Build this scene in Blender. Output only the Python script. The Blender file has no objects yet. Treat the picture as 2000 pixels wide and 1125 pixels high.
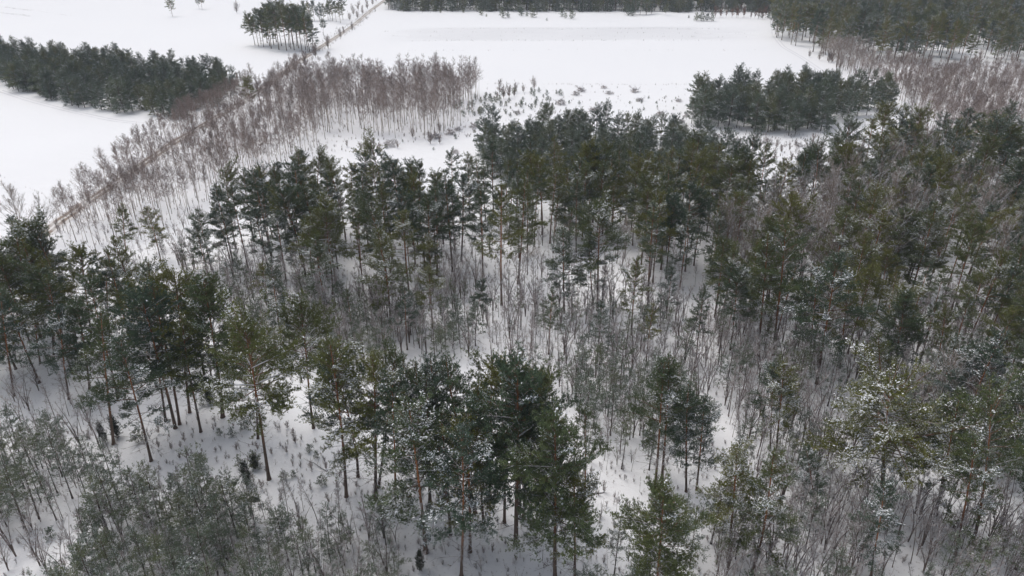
import bpy, math, random
import numpy as np

S = bpy.context.scene
COL = S.collection
RAD = math.radians

# ------------------------------------------------------------------ camera
CAM_H = 58.0
PITCH = 27.0
F_PX = 1400.0            # focal length in pixels of a 2000 px wide frame
cam_d = bpy.data.cameras.new('camera')
cam = bpy.data.objects.new('camera', cam_d)
COL.objects.link(cam)
cam.location = (0, 0, CAM_H)
cam.rotation_euler = (RAD(90 - PITCH), 0, 0)
cam_d.sensor_width = 36.0
cam_d.lens = F_PX / 2000.0 * 36.0
cam_d.clip_start = 0.5
cam_d.clip_end = 6000.0
S.camera = cam

# ------------------------------------------------------------------ sky, sun, exposure (overcast winter day)
SUN_EL, SUN_ROT = 60.0, -40.0
w = bpy.data.worlds.new('World')
S.world = w
w.use_nodes = True
nt = w.node_tree
bg = nt.nodes['Background']
sky = nt.nodes.new('ShaderNodeTexSky')
sky.sky_type = 'NISHITA'
sky.sun_disc = False
sky.sun_elevation = RAD(SUN_EL)
sky.sun_rotation = RAD(SUN_ROT)
sky.air_density = 1.0
sky.dust_density = 4.0
sky.ozone_density = 1.0
hs = nt.nodes.new('ShaderNodeHueSaturation')
hs.inputs['Saturation'].default_value = 0.48          # cloud cover greys the sky light
nt.links.new(sky.outputs[0], hs.inputs['Color'])
nt.links.new(hs.outputs[0], bg.inputs['Color'])
bg.inputs['Strength'].default_value = 0.132

sun_d = bpy.data.lights.new('sun', 'SUN')
sun_d.energy = 1.15
sun_d.angle = RAD(50)
sun_d.color = (1.0, 0.97, 0.93)
sun = bpy.data.objects.new('sun', sun_d)
COL.objects.link(sun)
sun.rotation_euler = (RAD(90 - SUN_EL), 0, RAD(180 - SUN_ROT))
sun.location = (0, 0, 200)

S.view_settings.view_transform = 'Standard'
S.view_settings.look = 'None'
S.view_settings.gamma = 1.0
S.view_settings.exposure = 0.06
S.view_settings.use_curve_mapping = False
S.render.engine = 'CYCLES'
S.cycles.max_bounces = 4
S.cycles.diffuse_bounces = 3
S.cycles.glossy_bounces = 1
S.cycles.transmission_bounces = 1
S.cycles.volume_bounces = 0
S.cycles.transparent_max_bounces = 4
S.cycles.use_denoising = True

rng = np.random.default_rng(11)
UP = np.array([0.0, 0.0, 1.0])

# ------------------------------------------------------------------ terrain height and ground points
def smooth(a, b, x):
    t = np.clip((np.asarray(x, float) - a) / (b - a), 0, 1)
    return t * t * (3 - 2 * t)

def terrain(x, y):
    x = np.asarray(x, float); y = np.asarray(y, float)
    h = 0.35 * np.sin(x * 0.043 + 1.3) * np.sin(y * 0.037 + 0.4) + 0.22 * np.sin(x * 0.091 - y * 0.07 + 2.0)
    near = 1 - smooth(150, 260, y)
    h = h * (1 - 0.85 * smooth(200, 320, y))
    h = h + near * (0.10 * np.sin(x * 0.55 + 1.7 * np.sin(y * 0.21)) * np.sin(y * 0.48 + 1.1 * np.sin(x * 0.17))
                    + 0.05 * np.sin(x * 1.31 + y * 0.4) * np.sin(y * 1.17 - x * 0.5))
    # the low mound at the far edge of the field
    h = h + 3.2 * np.exp(-(((x - 104) / 9.0) ** 2 + ((y - 528) / 10.0) ** 2))
    h = h * (0.35 + 0.65 * smooth(40, 60, y))
    return h

def ground(px, py):
    """the ground point seen at pixel (px, py) of the 2000x1125 photograph"""
    px = np.asarray(px, float); py = np.asarray(py, float)
    a = (px - 1000.0) / F_PX; b = (py - 562.5) / F_PX
    th = RAD(PITCH)
    dz = -math.sin(th) - b * math.cos(th)
    dy = math.cos(th) - b * math.sin(th)
    t = -CAM_H / dz
    return a * t, dy * t

def to_px(x, y, z):
    th = RAD(PITCH)
    dpt = y * math.cos(th) + (CAM_H - z) * math.sin(th)
    v = (CAM_H - z) * math.cos(th) - y * math.sin(th)
    return 1000 + F_PX * x / dpt, 562.5 + F_PX * v / dpt, dpt

def height_from_top(px_b, py_b, py_t):
    x, y = ground(px_b, py_b)
    ang = RAD(PITCH) + math.atan((py_t - 562.5) / F_PX)
    return CAM_H - float(y) * math.tan(ang)

# ------------------------------------------------------------------ materials
def new_mat(name):
    m = bpy.data.materials.new(name)
    m.use_nodes = True
    n = m.node_tree
    p = n.nodes['Principled BSDF']
    p.inputs['Roughness'].default_value = 0.8
    p.inputs['Specular IOR Level'].default_value = 0.2
    return m, n, p

def node(n, kind, **kw):
    o = n.nodes.new(kind)
    for k, v in kw.items():
        setattr(o, k, v)
    return o

def mixc(n, fac, a, b, blend='MIX'):
    m = n.nodes.new('ShaderNodeMix'); m.data_type = 'RGBA'; m.blend_type = blend
    for sock, v in ((m.inputs[0], fac), (m.inputs[6], a), (m.inputs[7], b)):
        if isinstance(v, (int, float)): sock.default_value = v
        elif isinstance(v, tuple): sock.default_value = (*v, 1.0)
        else: n.links.new(v, sock)
    return m.outputs[2]

def math_n(n, op, a, b=None, clamp=False):
    m = n.nodes.new('ShaderNodeMath'); m.operation = op; m.use_clamp = clamp
    for i, v in enumerate((a, b)):
        if v is None: continue
        if isinstance(v, (int, float)): m.inputs[i].default_value = v
        else: n.links.new(v, m.inputs[i])
    return m.outputs[0]

def ramp(n, fac, stops):
    r = n.nodes.new('ShaderNodeValToRGB')
    e = r.color_ramp.elements
    while len(e) < len(stops): e.new(0.5)
    for i, (p, c) in enumerate(stops):
        e[i].position = p; e[i].color = (*c, 1.0)
    n.links.new(fac, r.inputs[0])
    return r.outputs[0]

def needle_mat(name, stops, vary=0.5):
    m, n, p = new_mat(name)
    oi = node(n, 'ShaderNodeObjectInfo')
    geo = node(n, 'ShaderNodeNewGeometry')
    tc = node(n, 'ShaderNodeTexCoord')
    nz = node(n, 'ShaderNodeTexNoise'); nz.inputs['Scale'].default_value = 0.55; nz.inputs['Detail'].default_value = 1.0
    n.links.new(tc.outputs['Object'], nz.inputs['Vector'])
    # tree to tree, branch to branch and shoot to shoot differences
    f = math_n(n, 'ADD', math_n(n, 'MULTIPLY', oi.outputs['Random'], 0.75), math_n(n, 'MULTIPLY', nz.outputs[0], 0.4), True)
    c = ramp(n, f, stops)
    v = math_n(n, 'ADD', math_n(n, 'MULTIPLY', geo.outputs['Random Per Island'], vary), 1.0 - vary * 0.5)
    hsv = node(n, 'ShaderNodeHueSaturation')
    n.links.new(v, hsv.inputs['Value']); n.links.new(c, hsv.inputs['Color'])
    n.links.new(hsv.outputs[0], p.inputs['Base Color'])
    p.inputs['Roughness'].default_value = 0.65
    return m

M = {}
M['needles'] = needle_mat('pine_needles', [(0.20, (0.095, 0.145, 0.098)), (0.52, (0.132, 0.172, 0.078)), (0.88, (0.225, 0.228, 0.055))], 0.8)
M['needles_grey'] = needle_mat('young_pine_needles', [(0.15, (0.155, 0.199, 0.145)), (0.6, (0.178, 0.223, 0.151)), (0.9, (0.201, 0.229, 0.123))])
M['needles_blue'] = needle_mat('plantation_needles', [(0.20, (0.120, 0.165, 0.125)), (0.58, (0.150, 0.198, 0.130)), (0.92, (0.195, 0.215, 0.095))], 0.8)
M['needles_dark'] = needle_mat('juniper_needles', [(0.2, (0.045, 0.060, 0.045)), (0.8, (0.083, 0.098, 0.068))])

def snow_mat(name, col):
    m, n, p = new_mat(name)
    p.inputs['Base Color'].default_value = (*col, 1)
    p.inputs['Roughness'].default_value = 0.7
    return m
M['snow_clump'] = snow_mat('snow_on_branches', (0.80, 0.82, 0.85))

def bark_mat(name, low, high, zsplit, zfade, snow=0.0, noise_scale=3.0):
    """bark from colour low at the foot to colour high up the stem; snow lies on faces that look up"""
    m, n, p = new_mat(name)
    tc = node(n, 'ShaderNodeTexCoord')
    sep = node(n, 'ShaderNodeSeparateXYZ')
    n.links.new(tc.outputs['Object'], sep.inputs[0])
    nz = node(n, 'ShaderNodeTexNoise'); nz.inputs['Scale'].default_value = noise_scale; nz.inputs['Detail'].default_value = 3.0
    n.links.new(tc.outputs['Object'], nz.inputs['Vector'])
    mr = node(n, 'ShaderNodeMapRange'); mr.inputs[1].default_value = zsplit - zfade; mr.inputs[2].default_value = zsplit + zfade
    zz = math_n(n, 'ADD', sep.outputs[2], math_n(n, 'MULTIPLY', math_n(n, 'SUBTRACT', nz.outputs[0], 0.5), 3.0))
    n.links.new(zz, mr.inputs[0])
    c = mixc(n, mr.outputs[0], low, high)
    oi = node(n, 'ShaderNodeObjectInfo')
    hsv = node(n, 'ShaderNodeHueSaturation')
    n.links.new(math_n(n, 'ADD', math_n(n, 'MULTIPLY', nz.outputs[0], 0.9), math_n(n, 'ADD', math_n(n, 'MULTIPLY', oi.outputs['Random'], 0.5), 0.3)), hsv.inputs['Value'])
    n.links.new(c, hsv.inputs['Color'])
    out = hsv.outputs[0]
    if snow > 0:
        geo = node(n, 'ShaderNodeNewGeometry')
        s2 = node(n, 'ShaderNodeSeparateXYZ')
        n.links.new(geo.outputs['True Normal'], s2.inputs[0])
        nzz = s2.outputs[2]
        a = math_n(n, 'MULTIPLY', math_n(n, 'SUBTRACT', math_n(n, 'ADD', nzz, math_n(n, 'MULTIPLY', geo.outputs['Random Per Island'], 0.5)), 1.0 - snow), 4.0, True)
        out = mixc(n, a, out, (0.72, 0.73, 0.76))
    n.links.new(out, p.inputs['Base Color'])
    return m
M['pine_bark'] = bark_mat('pine_bark', (0.144, 0.103, 0.081), (0.380, 0.167, 0.078), 6.5, 2.5)
M['pine_limb'] = bark_mat('pine_limb_bark', (0.15, 0.11, 0.085), (0.20, 0.125, 0.08), 8.0, 3.0, snow=0.22)
M['young_bark'] = bark_mat('young_pine_bark', (0.10, 0.08, 0.07), (0.13, 0.085, 0.065), 4.0, 2.0)
M['birch_bark'] = bark_mat('birch_bark', (0.228, 0.186, 0.156), (0.504, 0.432, 0.384), 1.5, 1.5, noise_scale=1.5)
M['white_birch_bark'] = bark_mat('white_birch_bark', (0.5, 0.48, 0.46), (0.75, 0.73, 0.70), 1.5, 1.5, noise_scale=1.5)
M['birch_twig'] = bark_mat('birch_twigs', (0.262, 0.200, 0.172), (0.262, 0.200, 0.172), 3.0, 2.0, snow=0.12, noise_scale=0.5)
M['red_twig'] = bark_mat('red_twigs', (0.27, 0.15, 0.115), (0.27, 0.15, 0.115), 3.0, 2.0, snow=0.1, noise_scale=0.5)
M['grey_twig'] = bark_mat('grey_twigs', (0.40, 0.335, 0.315), (0.40, 0.335, 0.315), 3.0, 2.0, snow=0.5, noise_scale=0.5)
M['grey_bark'] = bark_mat('grey_bark', (0.16, 0.125, 0.11), (0.25, 0.205, 0.18), 3.0, 2.0, snow=0.1)
M['limb_pale'] = bark_mat('pale_limb_bark', (0.22, 0.17, 0.14), (0.30, 0.235, 0.19), 4.0, 3.0, snow=0.5)

def ground_mat():
    m, n, p = new_mat('snow_ground')
    tc = node(n, 'ShaderNodeTexCoord')
    def noise(scale, detail=3.0, rough=0.55):
        z = node(n, 'ShaderNodeTexNoise'); z.inputs['Scale'].default_value = scale
        z.inputs['Detail'].default_value = detail; z.inputs['Roughness'].default_value = rough
        n.links.new(tc.outputs['Object'], z.inputs['Vector'])
        return z.outputs[0]
    big, small, tiny = noise(0.012), noise(0.35, 5.0), noise(3.5, 4.0, 0.7)
    c = mixc(n, math_n(n, 'MULTIPLY', big, 0.5), (0.86, 0.865, 0.88), (0.80, 0.81, 0.84))
    # litter and grass stems poking through under the trees (attribute painted from the tree positions)
    at = node(n, 'ShaderNodeAttribute'); at.attribute_name = 'litter'
    sp = math_n(n, 'MULTIPLY', math_n(n, 'SUBTRACT', tiny, math_n(n, 'SUBTRACT', 0.64, math_n(n, 'MULTIPLY', small, 0.08))), 9.0, True)
    f = math_n(n, 'MULTIPLY', math_n(n, 'MULTIPLY', sp, at.outputs['Fac']), 0.6)
    c = mixc(n, f, c, (0.20, 0.155, 0.12))
    n.links.new(c, p.inputs['Base Color'])
    b = node(n, 'ShaderNodeBump'); b.inputs['Strength'].default_value = 0.5; b.inputs['Distance'].default_value = 0.25
    n.links.new(math_n(n, 'ADD', math_n(n, 'MULTIPLY', small, 1.0), math_n(n, 'MULTIPLY', tiny, 0.12)), b.inputs['Height'])
    n.links.new(b.outputs[0], p.inputs['Normal'])
    p.inputs['Roughness'].default_value = 0.65
    return m
M['ground'] = ground_mat()

def road_mat():
    m, n, p = new_mat('dirt_road')
    uv = node(n, 'ShaderNodeAttribute'); uv.attribute_name = 'across'
    tc = node(n, 'ShaderNodeTexCoord')
    nz = node(n, 'ShaderNodeTexNoise'); nz.inputs['Scale'].default_value = 0.7; nz.inputs['Detail'].default_value = 4.0
    n.links.new(tc.outputs['Object'], nz.inputs['Vector'])
    u = math_n(n, 'ADD', uv.outputs['Fac'], math_n(n, 'MULTIPLY', math_n(n, 'SUBTRACT', nz.outputs[0], 0.5), 0.16))
    d = (0.235, 0.185, 0.148); s = (0.74, 0.73, 0.73); v = (0.68, 0.66, 0.64)
    c = ramp(n, u, [(0.0, s), (0.16, s), (0.24, d), (0.40, d), (0.47, v), (0.55, v), (0.62, d), (0.77, d), (0.85, s)])
    c2 = mixc(n, math_n(n, 'MULTIPLY', nz.outputs[0], 0.22), c, (0.42, 0.36, 0.31))
    n3 = node(n, 'ShaderNodeTexNoise'); n3.inputs['Scale'].default_value = 0.16; n3.inputs['Detail'].default_value = 4.0
    n.links.new(tc.outputs['Object'], n3.inputs['Vector'])
    c2 = mixc(n, math_n(n, 'MULTIPLY', math_n(n, 'SUBTRACT', n3.outputs[0], 0.50), 6.0, True), c2, (0.74, 0.735, 0.74))
    n.links.new(c2, p.inputs['Base Color'])
    return m
M['road'] = road_mat()

def furrow_mat():
    m, n, p = new_mat('snowed_furrows')
    tc = node(n, 'ShaderNodeTexCoord')
    mp = node(n, 'ShaderNodeMapping'); mp.inputs['Scale'].default_value = (0.02, 0.30, 1.0)
    n.links.new(tc.outputs['Object'], mp.inputs[0])
    nz = node(n, 'ShaderNodeTexNoise'); nz.inputs['Scale'].default_value = 1.0; nz.inputs['Detail'].default_value = 5.0; nz.inputs['Roughness'].default_value = 0.7
    n.links.new(mp.outputs[0], nz.inputs['Vector'])
    n2 = node(n, 'ShaderNodeTexNoise'); n2.inputs['Scale'].default_value = 0.8; n2.inputs['Detail'].default_value = 4.0
    n.links.new(tc.outputs['Object'], n2.inputs['Vector'])
    f = math_n(n, 'MULTIPLY', math_n(n, 'SUBTRACT', math_n(n, 'ADD', math_n(n, 'MULTIPLY', nz.outputs[0], 0.7), math_n(n, 'MULTIPLY', n2.outputs[0], 0.3)), 0.47), 4.5, True)
    c = mixc(n, math_n(n, 'MULTIPLY', f, 0.10), (0.84, 0.846, 0.865), (0.50, 0.47, 0.45))
    n.links.new(c, p.inputs['Base Color'])
    return m
M['furrow'] = furrow_mat()

# ------------------------------------------------------------------ mesh building
class MB:
    """collects triangles and quads (with a material slot each) for one mesh"""
    def __init__(s): s.v = []; s.f = []; s.n = 0
    def add(s, verts, faces, mat=0):
        verts = np.asarray(verts, np.float32).reshape(-1, 3)
        if len(verts) == 0: return
        faces = np.asarray(faces, np.int32)
        s.v.append(verts); s.f.append((faces + s.n, mat)); s.n += len(verts)
    def extend(s, other, shift=0):
        for v, (f, m) in zip(other.v, other.f):
            pass
        off = s.n
        for v in other.v: s.v.append(v)
        for f, m in other.f: s.f.append((f + off, m + shift))
        s.n += other.n
    def build(s, name, mats, smooth_shade=False):
        me = bpy.data.meshes.new(name)
        v = np.concatenate(s.v)
        me.vertices.add(len(v)); me.vertices.foreach_set('co', v.ravel())
        loops = np.concatenate([f.ravel() for f, _ in s.f])
        tot = np.concatenate([np.full(len(f), f.shape[1], np.int32) for f, _ in s.f])
        mi = np.concatenate([np.full(len(f), m, np.int32) for f, m in s.f])
        st = np.concatenate([[0], np.cumsum(tot)[:-1]]).astype(np.int32)
        me.loops.add(len(loops)); me.loops.foreach_set('vertex_index', loops.astype(np.int32))
        me.polygons.add(len(tot)); me.polygons.foreach_set('loop_start', st)
        me.polygons.foreach_set('material_index', mi)
        if smooth_shade: me.polygons.foreach_set('use_smooth', np.ones(len(tot), bool))
        for m in mats: me.materials.append(m)
        me.update(calc_edges=True)
        return me

def norm(a): return a / np.maximum(np.linalg.norm(a, axis=-1, keepdims=True), 1e-9)

def tubes(mb, pts, rad, sides=4, mat=0, cap=False):
    """pts (n,k,3), rad (n,k): n tapering tubes of k rings"""
    n, k, _ = pts.shape
    if n == 0: return
    t = norm(pts[:, -1] - pts[:, 0])
    ref = np.where(np.abs(t[:, 2:3]) > 0.9, np.array([[1.0, 0, 0]]), UP[None])
    u = norm(np.cross(t, ref)); v = np.cross(t, u)
    a = np.arange(sides) * 2 * math.pi / sides
    ring = u[:, None, None] * np.cos(a)[None, None, :, None] + v[:, None, None] * np.sin(a)[None, None, :, None]
    V = pts[:, :, None] + ring * rad[:, :, None, None]
    i = np.arange(n)[:, None, None] * k * sides; j = np.arange(k - 1)[None, :, None] * sides; q = np.arange(sides)[None, None, :]
    q2 = (q + 1) % sides
    A, B, Cc, D = np.broadcast_arrays(i + j + q, i + j + q2, i + j + sides + q2, i + j + sides + q)
    mb.add(V, np.stack([A, B, Cc, D], -1).reshape(-1, 4), mat)

def curve_pts(P0, D, L, c, k):
    s = np.linspace(0, 1, k)[None, :, None]
    return P0[:, None] + D[:, None] * L[:, None, None] * s + UP * (c[:, None, None] * L[:, None, None] * s * s)

def spawn(r, P0, D, L, c, counts, s0, s1, angle, flat, upb, len0, len1):
    """children along curved parents; flat=1 keeps them in the horizontal plane of the parent"""
    idx = np.repeat(np.arange(len(P0)), counts)
    m = len(idx)
    s = s0 + (s1 - s0) * r.random(m)
    pos = P0[idx] + D[idx] * (L[idx] * s)[:, None] + UP * (c[idx] * L[idx] * s * s)[:, None]
    tan = norm(D[idx] + UP * (2 * c[idx] * s)[:, None])
    side = norm(np.cross(tan, UP) + 1e-6) * r.choice([-1.0, 1.0], m)[:, None]
    perp = norm(side * flat + r.normal(0, 1, (m, 3)) * (1 - flat))
    perp = norm(perp - tan * np.sum(perp * tan, 1, keepdims=True))
    a = angle[0] + (angle[1] - angle[0]) * r.random(m)
    d = norm(tan * np.cos(a)[:, None] + perp * np.sin(a)[:, None] + UP * upb)
    ln = L[idx] * (len0 + (len1 - len0) * s) * (0.65 + 0.7 * r.random(m))
    return pos, d, ln, idx, s

def slivers(mb, P, D, L, wdt, r, mat=0):
    """one thin triangle for each twig or needle blade"""
    n = len(P)
    if n == 0: return
    sd = norm(np.cross(D, r.normal(0, 1, (n, 3))))
    w_ = (wdt if np.ndim(wdt) else np.full(n, wdt))[:, None] * 0.5
    V = np.stack([P - sd * w_, P + sd * w_, P + D * L[:, None]], 1)
    mb.add(V, np.arange(n * 3).reshape(n, 3), mat)

def flakes(mb, P, size, r, mat=0):
    """small irregular four-sided lumps of snow, lying roughly flat"""
    n = len(P)
    if n == 0: return
    nrm = norm(UP + r.normal(0, 0.38, (n, 3)))
    u = norm(np.cross(nrm, r.normal(0, 1, (n, 3)))); v = np.cross(nrm, u)
    a = size * (0.5 + r.random(n)); b = size * (0.3 + 0.5 * r.random(n))
    V = np.stack([P - u * a[:, None], P - v * b[:, None], P + u * a[:, None] * 0.9, P + v * b[:, None]], 1) + r.normal(0, 0.02, (n, 4, 3))
    mb.add(V, np.arange(n * 4).reshape(n, 4), mat)

def trunk_curve(r, H, wob, lean):
    ph = r.random(4) * 6.28; am = r.normal(0, wob, 2)
    def f(z):
        z = np.asarray(z, float); t = z / H
        x = am[0] * np.sin(t * 3.3 + ph[0]) - am[0] * math.sin(ph[0]) + lean[0] * t * t * H
        y = am[1] * np.sin(t * 3.0 + ph[1]) - am[1] * math.sin(ph[1]) + lean[1] * t * t * H
        return np.stack([x, y, z], -1)
    return f

PROTO = {}
PROTO_COL = {}
def register(kind, H, parts, mats):
    """parts: dict part name -> MB ; kept as separate meshes and as one joined mesh for the masses"""
    L = PROTO.setdefault(kind, [])
    names = list(parts)
    meshes = {p: parts[p].build(f'{kind}_{p}', [mats[p]], p == 'trunk') for p in names if parts[p].n}
    j = MB()
    for i, p in enumerate(names): j.extend(parts[p], i)
    jm = j.build(f'{kind}_whole', [mats[p] for p in names])
    if kind not in PROTO_COL: PROTO_COL[kind] = bpy.data.collections.new(f'{kind}_sources')
    o = bpy.data.objects.new(f'{kind}_source_{len(L):02d}', jm)
    PROTO_COL[kind].objects.link(o)
    L.append(dict(H=H, parts=meshes, whole=jm))

def make_pine(kind, seed, H, cb, R, whorl=0.5, per=4, top_round=0.55, tuft=0.26, blades=6, snow=0.15, dead=10, r0=0.19,
              needles='needles', bark='pine_bark', lean=0.02, gaps=0.25, sub_dens=3.2, elev=(10.0, 62.0), pad0=0.42, blade_w=0.055, side=0.0):
    r = np.random.default_rng(seed)
    lean_v = r.normal(0, lean, 2)
    tc = trunk_curve(r, H, 0.018 * H * 0.6, lean_v)
    trunk, limbs, crown, snowm = MB(), MB(), MB(), MB()
    z = np.concatenate([[-0.4, 0.0, 0.35], np.linspace(1.0, H * 0.97, 12)])
    rad = r0 * (1 - 0.86 * np.clip(z / H, 0, 1) ** 0.85); rad[0] = r0 * 1.5; rad[1] = r0 * 1.45; rad[2] = r0 * 1.1
    tubes(trunk, tc(z)[None], rad[None], 8)
    # live branches
    zb = cb * H
    nw = int((H * 0.98 - zb) / whorl)
    zz, az = [], []
    for i in range(nw):
        k = max(2, int(round(per + r.normal(0, 0.8))))
        a0 = r.random() * 6.28
        for q in range(k):
            zz.append(zb + (i + r.normal(0, 0.3)) * whorl); az.append(a0 + q * 6.283 / k + r.normal(0, 0.35))
    zz = np.clip(np.array(zz), zb * 0.9, H * 0.97); az = np.array(az)
    t = np.clip((zz - zb) / (H - zb), 0, 1)
    prof = np.clip(1 - t, 0, 1) ** top_round * (0.62 + 0.38 * np.clip(t / 0.28, 0, 1))
    # uneven crown: sectors that are fuller or thinner, whole layers missing
    lump = 1 + 0.28 * np.sin(az * 2 + r.random() * 6.28 + zz * 0.9) + 0.18 * np.sin(az * 3 - zz * 1.7 + r.random() * 6.28)
    L = R * prof * lump * (0.62 + 0.55 * r.random(len(zz))) + 0.30
    L = L * (1 + side * np.cos(az - r.random() * 6.28))
    keep = r.random(len(zz)) > gaps * (1.15 - t)
    zz, az, t, L = zz[keep], az[keep], t[keep], L[keep]
    el = np.radians(elev[0] + (elev[1] - elev[0]) * t ** 1.4 + r.normal(0, 9, len(t)))
    D = np.stack([np.cos(az) * np.cos(el), np.sin(az) * np.cos(el), np.sin(el)], 1)
    P0 = tc(zz)
    c = np.where(t < 0.5, -0.10, 0.05) + r.normal(0, 0.10, len(t))
    pts = curve_pts(P0, D, L, c, 5)
    br = (0.018 + 0.012 * L)[:, None] * r0 / 0.19 * np.linspace(1, 0.25, 5)[None]
    tubes(limbs, pts, br, 4)
    # dead branches below the crown
    if dead:
        zd = zb * (0.35 + 0.65 * r.random(dead)); ad = r.random(dead) * 6.28
        ed = np.radians(r.normal(5, 15, dead)); Ld = R * (0.25 + 0.5 * r.random(dead))
        Dd = np.stack([np.cos(ad) * np.cos(ed), np.sin(ad) * np.cos(ed), np.sin(ed)], 1); cd = r.normal(0, 0.15, dead)
        tubes(limbs, curve_pts(tc(zd), Dd, Ld, cd, 4), np.full((dead, 1), 0.03) * np.linspace(1, 0.3, 4)[None], 3)
        ps, ds, ls, _, _ = spawn(r, tc(zd), Dd, Ld, cd, np.full(dead, 5), 0.3, 1, (0.5, 1.0), 0.4, 0.1, 0.5, 0.25)
        slivers(limbs, ps, ds, ls, 0.04, r)
    # twigs and shoots: dense flat pads towards the end of each bough
    cnt = np.maximum(3, (L * sub_dens).astype(int))
    ps, ds, ls, ix, s = spawn(r, P0, D, L, c, cnt, 0.0, 1.0, (0.35, 1.05), 0.65, 0.16, 0.0, 0.0)
    s = pad0 * (1 - t[ix] ** 2) + (1 - pad0 * (1 - t[ix] ** 2)) * s          # shift the pads outwards, except near the top
    ps = P0[ix] + D[ix] * (L[ix] * s)[:, None] + UP * (c[ix] * L[ix] * s * s)[:, None]
    ls = np.clip(L[ix] * (0.50 - 0.28 * s) * (0.7 + 0.6 * r.random(len(ix))), 0.25, 1.25)
    slivers(limbs, ps, ds, ls, 0.03, r)
    nt_ = np.maximum(2, (ls / (tuft * 0.5)).astype(int))
    i2 = np.repeat(np.arange(len(ps)), nt_)
    s2 = 0.12 + 0.95 * r.random(len(i2))
    tp = ps[i2] + ds[i2] * (ls[i2] * s2)[:, None] + r.normal(0, 0.07, (len(i2), 3)) + UP * 0.05
    td = norm(ds[i2] * 0.6 + UP * 0.55 + r.normal(0, 0.3, (len(i2), 3)))
    bough = ix[i2]
    nl = 16
    lp = tc(np.linspace(H * 0.92, H, nl)); ld = norm(UP + r.normal(0, 0.4, (nl, 3)))
    tp = np.concatenate([tp, lp]); td = np.concatenate([td, ld]); bough = np.concatenate([bough, np.zeros(nl, int)])
    n = len(tp)
    bi = np.repeat(np.arange(n), blades)
    bd = norm(td[bi] + r.normal(0, 0.55, (len(bi), 3)))
    bl = tuft * (0.7 + 0.6 * r.random(len(bi)))
    slivers(crown, tp[bi] - bd * 0.04, bd, bl, blade_w * (0.7 + 0.6 * r.random(len(bi))), r)
    # snow lies in patches on some boughs and hardly on the others
    laden = r.random(len(P0)) < snow * (0.8 if kind == 'pine_tree' else 0.3)
    g = np.sin(tp[:, 0] * 2.1 + r.random() * 6) * np.sin(tp[:, 1] * 2.0 + r.random() * 6)
    sm = r.random(n) < np.where(laden[bough], 0.45 + 0.5 * (g > -0.2), 0.01 + 0.10 * snow)
    # frost and dusting: pale needles on part of the boughs
    dusted = (r.random(len(P0)) < 0.06 + 0.85 * snow)
    fm = np.nonzero(dusted[bough] & (r.random(n) < 0.75))[0]
    fi = np.repeat(fm, 2)
    fd = norm(td[fi] + r.normal(0, 0.45, (len(fi), 3)))
    slivers(snowm, tp[fi] + UP * 0.03, fd, tuft * (0.6 + 0.5 * r.random(len(fi))), blade_w * 0.62, r)
    flakes(snowm, tp[sm] + td[sm] * tuft * 0.45 + UP * 0.05, tuft * (0.42 if tuft > .2 else 0.30), r)
    parts = dict(trunk=trunk, crown=limbs, foliage=crown, snow=snowm)
    register(kind, H, parts, dict(trunk=M[bark], crown=M['pine_limb'], foliage=M[needles], snow=M['snow_clump']))

def make_bare(kind, seed, H, cb, spread, nb, up, r0, n2=7, n3=5, twig='birch_twig', bark='birch_bark', stems=1, tw=0.02, crv=0.25,
              lean=0.02, limb_mat=None, tip=0.95, fork=0.0, len2=(0.55, 0.25), len3=(0.6, 0.35), ub=0.15):
    r = np.random.default_rng(seed)
    trunk, limbs = MB(), MB()
    for st in range(stems):
        lv = r.normal(0, lean + (0.16 if stems > 1 else 0.0), 2)
        h = H * (1.0 if st == 0 else 0.65 + 0.3 * r.random())
        tc = trunk_curve(r, h, 0.012 * h, lv)
        z = np.concatenate([[-0.3, 0.0], np.linspace(0.5, h * 0.97, 8)])
        rad = r0 * (1 - 0.9 * np.clip(z / h, 0, 1) ** 0.8)
        tubes(trunk, tc(z)[None], rad[None], 6)
        n = max(4, nb // stems)
        zz = h * (cb + (tip - cb) * np.sort(r.random(n)) ** 0.9)
        t = (zz / h - cb) / (1 - cb)
        az = np.arange(n) * 2.4 + r.normal(0, 0.4, n)
        el = np.radians(up[0] + (up[1] - up[0]) * t + r.normal(0, 8, n))
        L = spread * h * (1 - 0.72 * t) * (0.6 + 0.7 * r.random(n)) * (0.75 + 0.25 * np.clip(t / 0.2, 0, 1))
        D = np.stack([np.cos(az) * np.cos(el), np.sin(az) * np.cos(el), np.sin(el)], 1)
        P0 = tc(zz); c = np.full(n, crv) + r.normal(0, 0.08, n)
        tubes(limbs, curve_pts(P0, D, L, c, 5), (0.008 + 0.010 * L)[:, None] * np.linspace(1.15, 0.3, 5)[None], 3)
        if n2:
            p2, d2, l2, i2, s2 = spawn(r, P0, D, L, c, np.full(n, n2), 0.15, 1.0, (0.35, 0.8), 0.25, ub, *len2)
            c2 = r.normal(0.05, 0.12, len(p2))
            tubes(limbs, curve_pts(p2, d2, l2, c2, 3), np.full((len(p2), 1), tw * 0.65) * np.array([[1, 0.7, 0.3]]), 3)
            if n3:
                p3, d3, l3, i3, s3 = spawn(r, p2, d2, l2, c2, np.full(len(p2), n3), 0.1, 1.0, (0.3, 0.9), 0.1, ub * 0.7, *len3)
                slivers(limbs, p3, d3, l3, tw * 1.1, r)
    parts = dict(trunk=trunk, crown=limbs)
    register(kind, H, parts, dict(trunk=M[bark], crown=M[twig]))

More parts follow.
